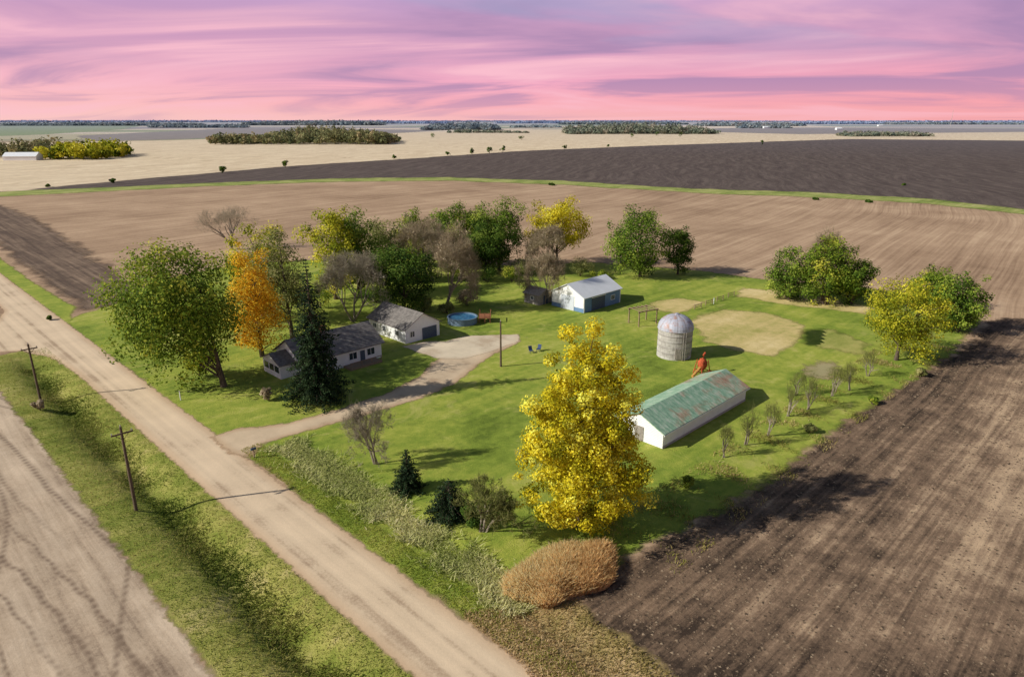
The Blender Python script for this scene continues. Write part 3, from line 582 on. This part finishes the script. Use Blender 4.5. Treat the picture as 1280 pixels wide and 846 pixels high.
# house
e,rf=gable('farmhouse',46.8,61.2,92.2,100.6,2.8,5.3,'x',white,shingle,'white ranch farmhouse with grey shingle roof and attached front room','house',.5)
for u in (1.2,4.5,8.2,11.6): window(e,'y',u,1.,1.4,1.1)
door(e,'y',10.2,.95,2.1,dark)
for u in (1.2,4.,6.2): window(e,'x',u,1.,1.1,1.2)
ch=MB(); ch.box(6.2,6.9,4.4,5.2,4.6,6.1); ch.ob('chimney',simple('brick',c(150,92,72),.2,6,.9),rf)
w=MB(); w.solid([(-2.6,2.2,-.05),(-2.6,7.8,-.05),(-2.6,7.8,2.3),(-2.6,5.,3.5),(-2.6,2.2,2.3)],(2.6,0,0)); w.ob('porch',white,e)
w=MB(); w.solid([(-2.9,1.8,2.15),(-2.9,5,3.54),(-2.9,8.2,2.15),(-2.9,8.2,2.26),(-2.9,5,3.66),(-2.9,1.8,2.26)],(2.95,0,0)); w.ob('porch_roof',shingle,e)
for u in (2.6,4.3,6.):
    w=MB(); w.box(-2.66,-2.61,u,u+1.3,.9,1.9); w.ob('window',glass,e)
d=MB(); d.box(7.,13.,-2.2,-.1,.0,.35)
for u in (7.1,9.1,11.,12.8): d.box(u,u+.1,-2.2,-2.1,.35,1.25)
d.box(7.,13.,-2.25,-2.12,1.15,1.25); d.ob('deck',wood_m,e)
# garage
e,rf=gable('garage',68.3,76.,95.0,106.4,2.7,4.9,'y',white,shingle,'white gabled garage with dark overhead door on a gravel pad','garage',.4)
door(e,'y',3.6,3.4,2.2,dark); window(e,'y',1.,1.,.9,1.)
for u in (2.,6.,9.): window(e,'x',u,1.1,1.,.8)
# blue barn
e,rf=gable('metal_barn',106.5,119.,85.6,94.4,3.2,5.4,'x',bluew,whitemetal,'blue and white metal barn with white roof and dark sliding door','barn',.35)
g=MB(); g.box(2.6,7.,-.1,-.01,0,2.7); dd=g.ob('door',dark,e); g=MB(); g.box(2.4,7.2,-.16,-.11,2.72,2.86); g.ob('frame',whiteflat,dd)
window(e,'y',9.2,1.2,1.2,.9)
g=MB(); g.solid([(-.03,.02,.9),(-.03,8.78,.9),(-.03,8.78,3.17),(-.03,4.4,5.36),(-.03,.02,3.17)],(.02,0,0)); g.ob('gable_siding',whiteflat,e)
g=MB(); g.box(-.1,-.035,2.6,6.2,0,3.0); g.ob('door',simple('pale_door',c(204,210,216),.05),e)
g=MB(); g.box(.02,.22,-.06,-.01,0,3.1); g.box(12.28,12.5,-.06,-.01,0,3.1); g.box(.25,12.2,-.06,-.01,2.95,3.15); g.ob('trim',whiteflat,e)
# grey shed
e,rf=gable('shed',104.4,108.6,96.2,100.6,2.2,3.3,'y',greywood,greywood,'small weathered grey wooden shed beside the barn','shed',.3)
g=MB(); g.box(1.4,2.7,-.07,-.01,0,1.9); g.ob('door',dark,e); window(e,'x',1.6,1.,.8,.7)
# long shed
e,rf=gable('long_shed',65.8,86.8,40.,47.,2.1,3.7,'x',white,shedroof(),'long low white shed with rusting green metal roof','shed',.35)
g=MB(); g.box(-.07,-.01,2.8,4.1,0,1.95); g.ob('door',greywood,e)
g=MB(); g.box(-.05,21.05,-.05,-.005,-.05,.3); g.ob('foundation',conc,e)
g=MB(); g.box(-.36,21.36,-.42,-.352,1.84,2.0); g.ob('fascia',whiteflat,e)
# silo
X,Y=P(842,444); e=empty('silo',(X,Y,0),label='round block silo with domed rusty metal roof',category='silo'); e.scale=(1,1,.93)
m=M('silo_block'); o=m.obj(); x_,y_,z_=m.xyz(o); an_=m.math('MULTIPLY',m.math('ARCTAN2',y_,x_),2.85)
br=m.nd('ShaderNodeTexBrick'); m.put(br.inputs['Vector'],m.cmb(an_,z_)); br.inputs['Scale'].default_value=1.; br.inputs['Brick Width'].default_value=.9; br.inputs['Row Height'].default_value=.6; br.inputs['Mortar Size'].default_value=.02
br.inputs['Color1'].default_value=c(184,180,172); br.inputs['Color2'].default_value=c(150,144,136); br.inputs['Mortar'].default_value=c(108,102,96)
sm=m.mix(m.mr(m.noise(m.vm(o,(1,1,.35)),.9,5,.7),.4,.65,0.,.5),br.outputs[0],c(200,196,188)); silomat=m.fin(sm,.8,br.outputs['Fac'],-.4,.04)
mb=MB(); mb.rev([(2.85,-.1),(2.85,5.3),(2.6,5.3)],40); mb.ob('wall',silomat,e)
m=M('dome_metal'); o=m.obj(); n=m.noise(o,.9,5,.75,.3); an_=m.math('SINE',m.math('MULTIPLY',m.math('ARCTAN2',m.xyz(o)[1],m.xyz(o)[0]),12.))
dc=m.mix(m.mr(n,.5,.6,0.,.75),c(176,178,188),c(168,118,92)); dc=m.mix(m.mr(an_,-1.,-.85,.4,0.),dc,c(116,112,112)); dome=m.fin(dc,.6,an_,.3,.04,spec=.4,metal=.1)
mb=MB(); mb.rev([(3.0,5.2)]+[(2.98*math.cos(t),5.3+2.5*math.sin(t)) for t in np.linspace(0,1.45,9)]+[(.35,7.95),(.02,8.0)],40); rf=mb.ob('roof',dome,e)
for z in (1.,2.1,3.2,4.3):
    mb=MB(); mb.rev([(2.87,z),(2.9,z),(2.9,z+.05),(2.87,z+.05)],40); mb.ob('hoop',simple('hoop_steel',c(126,120,114),.15),e)
mb=MB(); mb.box(-.5,.5,-2.95,-2.8,.3,2.3); mb.ob('door',greywood,e)
mb=MB(); mb.box(.7,.74,-3.,-2.9,0,5.3); mb.box(1.1,1.14,-2.95,-2.85,0,5.3)
for i in range(16): mb.box(.74,1.1,-2.95,-2.91,.3+i*.3,.33+i*.3)
mb.ob('ladder',conc,e)
# rusty machine
X,Y=P(877,467); e=empty('farm_machine',(X,Y,0),.5,label='old rusty red and ochre grain elevator beside the silo',category='farm machine'); e.scale=(.95,.95,.95)
mb=MB(); mb.rev([(.35,.7),(.8,1.4),(.8,2.1),(.5,2.5),(.5,2.6),(.0,2.65)],16); mb.ob('hopper',rust,e,True)
mb=MB()
for (x,y) in ((.6,.6),(-.6,.6),(.6,-.6),(-.6,-.6)): mb.tube([(x*1.6,y*1.6,0),(x*1.,y*1.,2.5)],[.09,.07],6)
mb.tube([(.9,.9,.6),(-.9,.9,.6),(-.9,-.9,.6),(.9,-.9,.6),(.9,.9,.6)],[.07]*5,5); mb.ob('frame',rust,e)
mb=MB(); mb.tube([(.2,.1,1.8),(-.9,-.3,1.1),(-2.9,-.9,.3)],[.24,.24,.22],8); mb.ob('chute',ochre,e)
mb=MB(); mb.tube([(0,0,2.6),(.1,0,3.2),(.6,.2,3.5)],[.22,.2,.18],8); mb.ob('spout',rust,e)
for s_ in (-1,1):
    mb=MB(); 
    for k in range(12):
        a=k*PI/6; b=(k+1)*PI/6; mb.tube([(.35*math.cos(a)+.9,s_*.9,.38+.35*math.sin(a)),(.35*math.cos(b)+.9,s_*.9,.38+.35*math.sin(b))],[.07,.07],5,False)
    for k in range(3): a=k*PI/3; mb.tube([(.9+.33*math.cos(a),s_*.9,.38+.33*math.sin(a)),(.9-.33*math.cos(a),s_*.9,.38-.33*math.sin(a))],[.03,.03],4)
    mb.ob('wheel',rust,e)
# pool
X,Y=P(578,403); e=empty('swimming_pool',(X,Y,0),label='round above ground pool with blue water and brown deck',category='pool')
mb=MB(); mb.rev([(2.9,0),(2.9,1.2),(3.02,1.2),(3.02,1.28),(2.75,1.28),(2.75,.1)],36); mb.ob('wall',simple('pool_wall',c(112,132,150),.08),e)
m=M('pool_water'); wt=m.fin(m.ramp(m.noise(m.obj(),1.5,3),[(.3,c(34,84,128)),(.7,c(70,130,164))]),.08,m.noise(m.obj(),4,3),.1,.02,spec=.5)
mb=MB(); mb.rev([(2.74,1.05),(.01,1.05)],36); mb.ob('water',wt,e)
mb=MB(); mb.box(3.2,5.6,-.6,2.6,.95,1.1)
for (x,y) in ((3.3,-.5),(5.4,-.5),(3.3,2.4),(5.4,2.4),(4.4,-.5)): mb.box(x,x+.12,y,y+.12,0,2.)
mb.box(3.25,5.6,-.6,-.5,1.9,2.); mb.box(5.5,5.6,-.5,2.5,1.9,2.); mb.box(3.3,5.5,-.58,-.52,1.4,1.5); mb.ob('deck',simple('deck_brown',c(156,102,72),.15,5),e)
# pergola
X,Y=P(803,404); e=empty('pergola',(X,Y,0),math.radians(30),label='open wooden post and beam frame on the lawn',category='pergola')
for (x,y) in ((-2.2,-1.5),(2.2,-1.5),(-2.2,1.5),(2.2,1.5)):
    mb=MB(); mb.box(x-.09,x+.09,y-.09,y+.09,0,2.8); mb.ob('post',wood_m,e)
mb=MB(); mb.box(-2.5,2.5,-1.6,-1.4,2.8,3.); mb.box(-2.5,2.5,1.4,1.6,2.8,3.)
for i in range(5): mb.box(-2.+i,-1.9+i,-1.8,1.8,3.0,3.12)
mb.ob('beam',wood_m,e)
# poles
def upole(bx,by,h,arm=True,label='wooden utility pole with crossarm beside the gravel road',lean=(0,0)):
    X,Y=P(bx,by); e=empty('utility_pole',(X,Y,float(hz(X,Y))),math.radians(45),label=label,category='utility pole')
    mb=MB(); mb.tube([(0,0,-.3),(lean[0],lean[1],h)],[.18,.12],10); mb.ob('post',polem,e)
    if arm:
        mb=MB(); mb.box(lean[0]-1.,lean[0]+1.,lean[1]-.2,lean[1]-.1,h-.75,h-.6); mb.tube([(lean[0]-.6,-.15,h-.75),(lean[0],-.1,h-1.4)],[.03,.03],4); mb.tube([(lean[0]+.6,-.15,h-.75),(lean[0],-.1,h-1.4)],[.03,.03],4); mb.ob('crossarm',polem,e)
    for x in ((-.9,0.,.9) if arm else (0.,)):
        mb=MB(); zz=(h-.6) if x else h; mb.rev([(.03,zz),(.07,zz+.06),(.05,zz+.12),(.07,zz+.18),(.01,zz+.22)],8,lean[0]+x,lean[1]-.15 if x else lean[1]); mb.ob('insulator',conc,e)
upole(170,636,9.4); upole(50,497,8.4)
upole(626,458,7.6,False,'slim wooden yard pole near the driveway')
# mailbox / markers
X,Y=P(318,572); e=empty('mailbox',(X,Y,float(hz(X,Y))),math.radians(45),label='dark mailbox on wooden post at the driveway',category='mailbox')
mb=MB(); mb.box(-.06,.06,-.06,.06,0,1.05); mb.ob('post',wood_m,e)
mb=MB(); mb.solid([(-.3,-.13,1.05),(-.3,.13,1.05),(-.3,.13,1.2),(-.3,.09,1.29),(-.3,0,1.32),(-.3,-.09,1.29),(-.3,-.13,1.2)],(.6,0,0)); mb.ob('box',dark,e)
mb=MB(); mb.box(-.1,.0,.132,.15,1.15,1.4); mb.ob('flag',rust,e)
for (x,y) in ((226,500),(892,380)):
    X,Y=P(x,y); e=empty('marker_post',(X,Y,float(hz(X,Y))),label='short white marker post in the grass',category='post',group='white marker posts')
    mb=MB(); mb.tube([(0,0,0),(0,0,1.3)],[.08,.07],8); mb.ob('post',whiteflat,e); mb=MB(); mb.rev([(.09,1.3),(.09,1.42),(.01,1.46)],8); mb.ob('cap',conc,e)
# garden fence
for j in range(4):
    x,y=P(868+j*14,387-j*5); e=empty('garden_fence',(x,y,0),math.radians(40),label='low weathered rail fence panel around the garden',category='fence',group='garden fence panels')
    for x0 in (-.06,2.3):
        mb=MB(); mb.box(x0,x0+.12,-.06,.06,0,1.1); mb.ob('post',wood_m,e)
    for z0 in (.4,.85):
        mb=MB(); mb.box(.06,2.3,-.02,.02,z0,z0+.12); mb.ob('rail',wood_m,e)
# lawn chairs
for (x,y,a) in ((664,441,.4),(673,439,-.5)):
    X,Y=P(x,y); e=empty('lawn_chair',(X,Y,0),a,label='dark blue lawn chair on the grass',category='chair',group='lawn chairs')
    cm=simple('chair_blue',c(56,74,110),.1)
    mb=MB(); mb.box(-.32,.32,-.3,.3,.4,.46); mb.ob('seat',cm,e)
    mb=MB(); mb.solid([(-.32,.3,.46),(.32,.3,.46),(.32,.55,1.1),(-.32,.55,1.1)],(0,.05,0)); mb.ob('backrest',cm,e)
    for (lx,ly) in ((-.3,-.28),(.26,-.28),(-.3,.24),(.26,.24)):
        mb=MB(); mb.box(lx,lx+.05,ly,ly+.05,0,.4); mb.ob('leg',cm,e)
# far farm buildings
X,Y=P(4,201)
gable('white_barn',0,30,0,14,4,7.5,'x',whiteflat,whitemetal,'long white barn beside yellow trees','barn',.4,rot=8,org=(X,Y))
for (px,py,L) in ((955,160.5,30),(1046,162.5,24),(1098,158,34),(930,156.5,40)):
    X,Y=P(px,py); gable('farm_building',0,L,0,12,5,9,'x',whiteflat,whitemetal,'distant white farm building among trees','farm building',.4,rot=12,org=(X,Y))
X,Y=P(1188,158); e=empty('radio_mast',(X,Y,0),label='slender distant radio mast on the plain',category='mast'); hm=zat(Y,137)
mb=MB(); mb.tube([(0,0,0),(0,0,hm)],[1.2,.5],6); mb.ob('mast',conc,e)
# ---------------- light
el=math.radians(30.5); sd=Vector((.966*math.cos(el),.259*math.cos(el),-math.sin(el)))
L=bpy.data.lights.new('sun','SUN'); L.energy=5.; L.angle=math.radians(.55); L.color=(1,.96,.88)
lo=bpy.data.objects.new('sun',L); COL.objects.link(lo); lo.rotation_euler=sd.to_track_quat('-Z','Y').to_euler()
W=bpy.data.worlds.new('World'); S.world=W; W.use_nodes=True
m=M('w',world=W); g=m.nd('ShaderNodeTexCoord').outputs['Generated']; x,y,z=m.xyz(g)
sk=m.nd('ShaderNodeTexSky',sky_type='NISHITA'); sk.sun_disc=False; sk.sun_elevation=el; sk.sun_rotation=math.radians(255)
b1=m.nd('ShaderNodeBackground'); m.put(b1.inputs[0],sk.outputs[0]); b1.inputs[1].default_value=.07
zz=m.math('MAXIMUM',z,0.); k=m.math('DIVIDE',1.,m.math('ADD',zz,.09))
u=m.math('MULTIPLY',m.math('MULTIPLY',x,k),.36); v=m.math('MULTIPLY',m.math('MULTIPLY',y,k),.5)
vec=m.cmb(m.math('ADD',u,m.math('MULTIPLY',v,.35)),v)
n1=m.noise(vec,1.,6,.52,1.); n2=m.noise(vec,.5,2,.5,.5); n3=m.noise(m.cmb(m.math('ADD',u,7.),v),.8,4,.5,.8)
base=m.ramp(m.math('MULTIPLY',zz,5.),[(0,c(246,188,188)),(.1,c(249,176,186)),(.24,c(243,172,196)),(.4,c(220,164,194)),(.6,c(200,156,192)),(.8,c(200,166,208))])
base=m.mix(m.math('MULTIPLY',m.mr(x,.0,.5),m.mr(zz,.1,.0,0.,.5)),base,c(246,150,156))
base=m.mix(m.math('MULTIPLY',m.mr(x,-.1,-.5),m.mr(zz,.1,.0,0.,.5)),base,c(254,210,202))
n=m.wsum((n1,.6),(n2,.4))
amp=m.mr(zz,.0,.05,.4,1.)
cl=m.mix(m.math('MULTIPLY',m.mr(n,.49,.6,smooth=True),m.math('MULTIPLY',amp,.85)),base,c(253,194,208))
cl=m.mix(m.math('MULTIPLY',m.mr(n,.51,.4,smooth=True),m.math('MULTIPLY',amp,.75)),cl,c(162,134,176))
cl=m.mix(m.math('MULTIPLY',m.mr(n3,.5,.62,smooth=True),m.mr(zz,.06,.13,0.,.6)),cl,c(166,162,200))
b2=m.nd('ShaderNodeBackground'); m.put(b2.inputs[0],cl); b2.inputs[1].default_value=1.
mx=m.nd('ShaderNodeMixShader'); m.put(mx.inputs[0],m.mr(z,.165,.24)); m.put(mx.inputs[1],b2.outputs[0]); m.put(mx.inputs[2],b1.outputs[0])
wo=m.nd('ShaderNodeOutputWorld'); m.put(wo.inputs[0],mx.outputs[0])
# ---------------- camera
cd=bpy.data.cameras.new('camera'); cd.sensor_width=36; cd.lens=36*F/1280; cd.clip_start=.5; cd.clip_end=60000
co=bpy.data.objects.new('camera',cd); COL.objects.link(co); co.location=(0,0,HC); co.rotation_euler=(PI/2-pit,0,0); S.camera=co
S.view_settings.view_transform='Standard'; S.view_settings.look='None'; S.view_settings.exposure=0
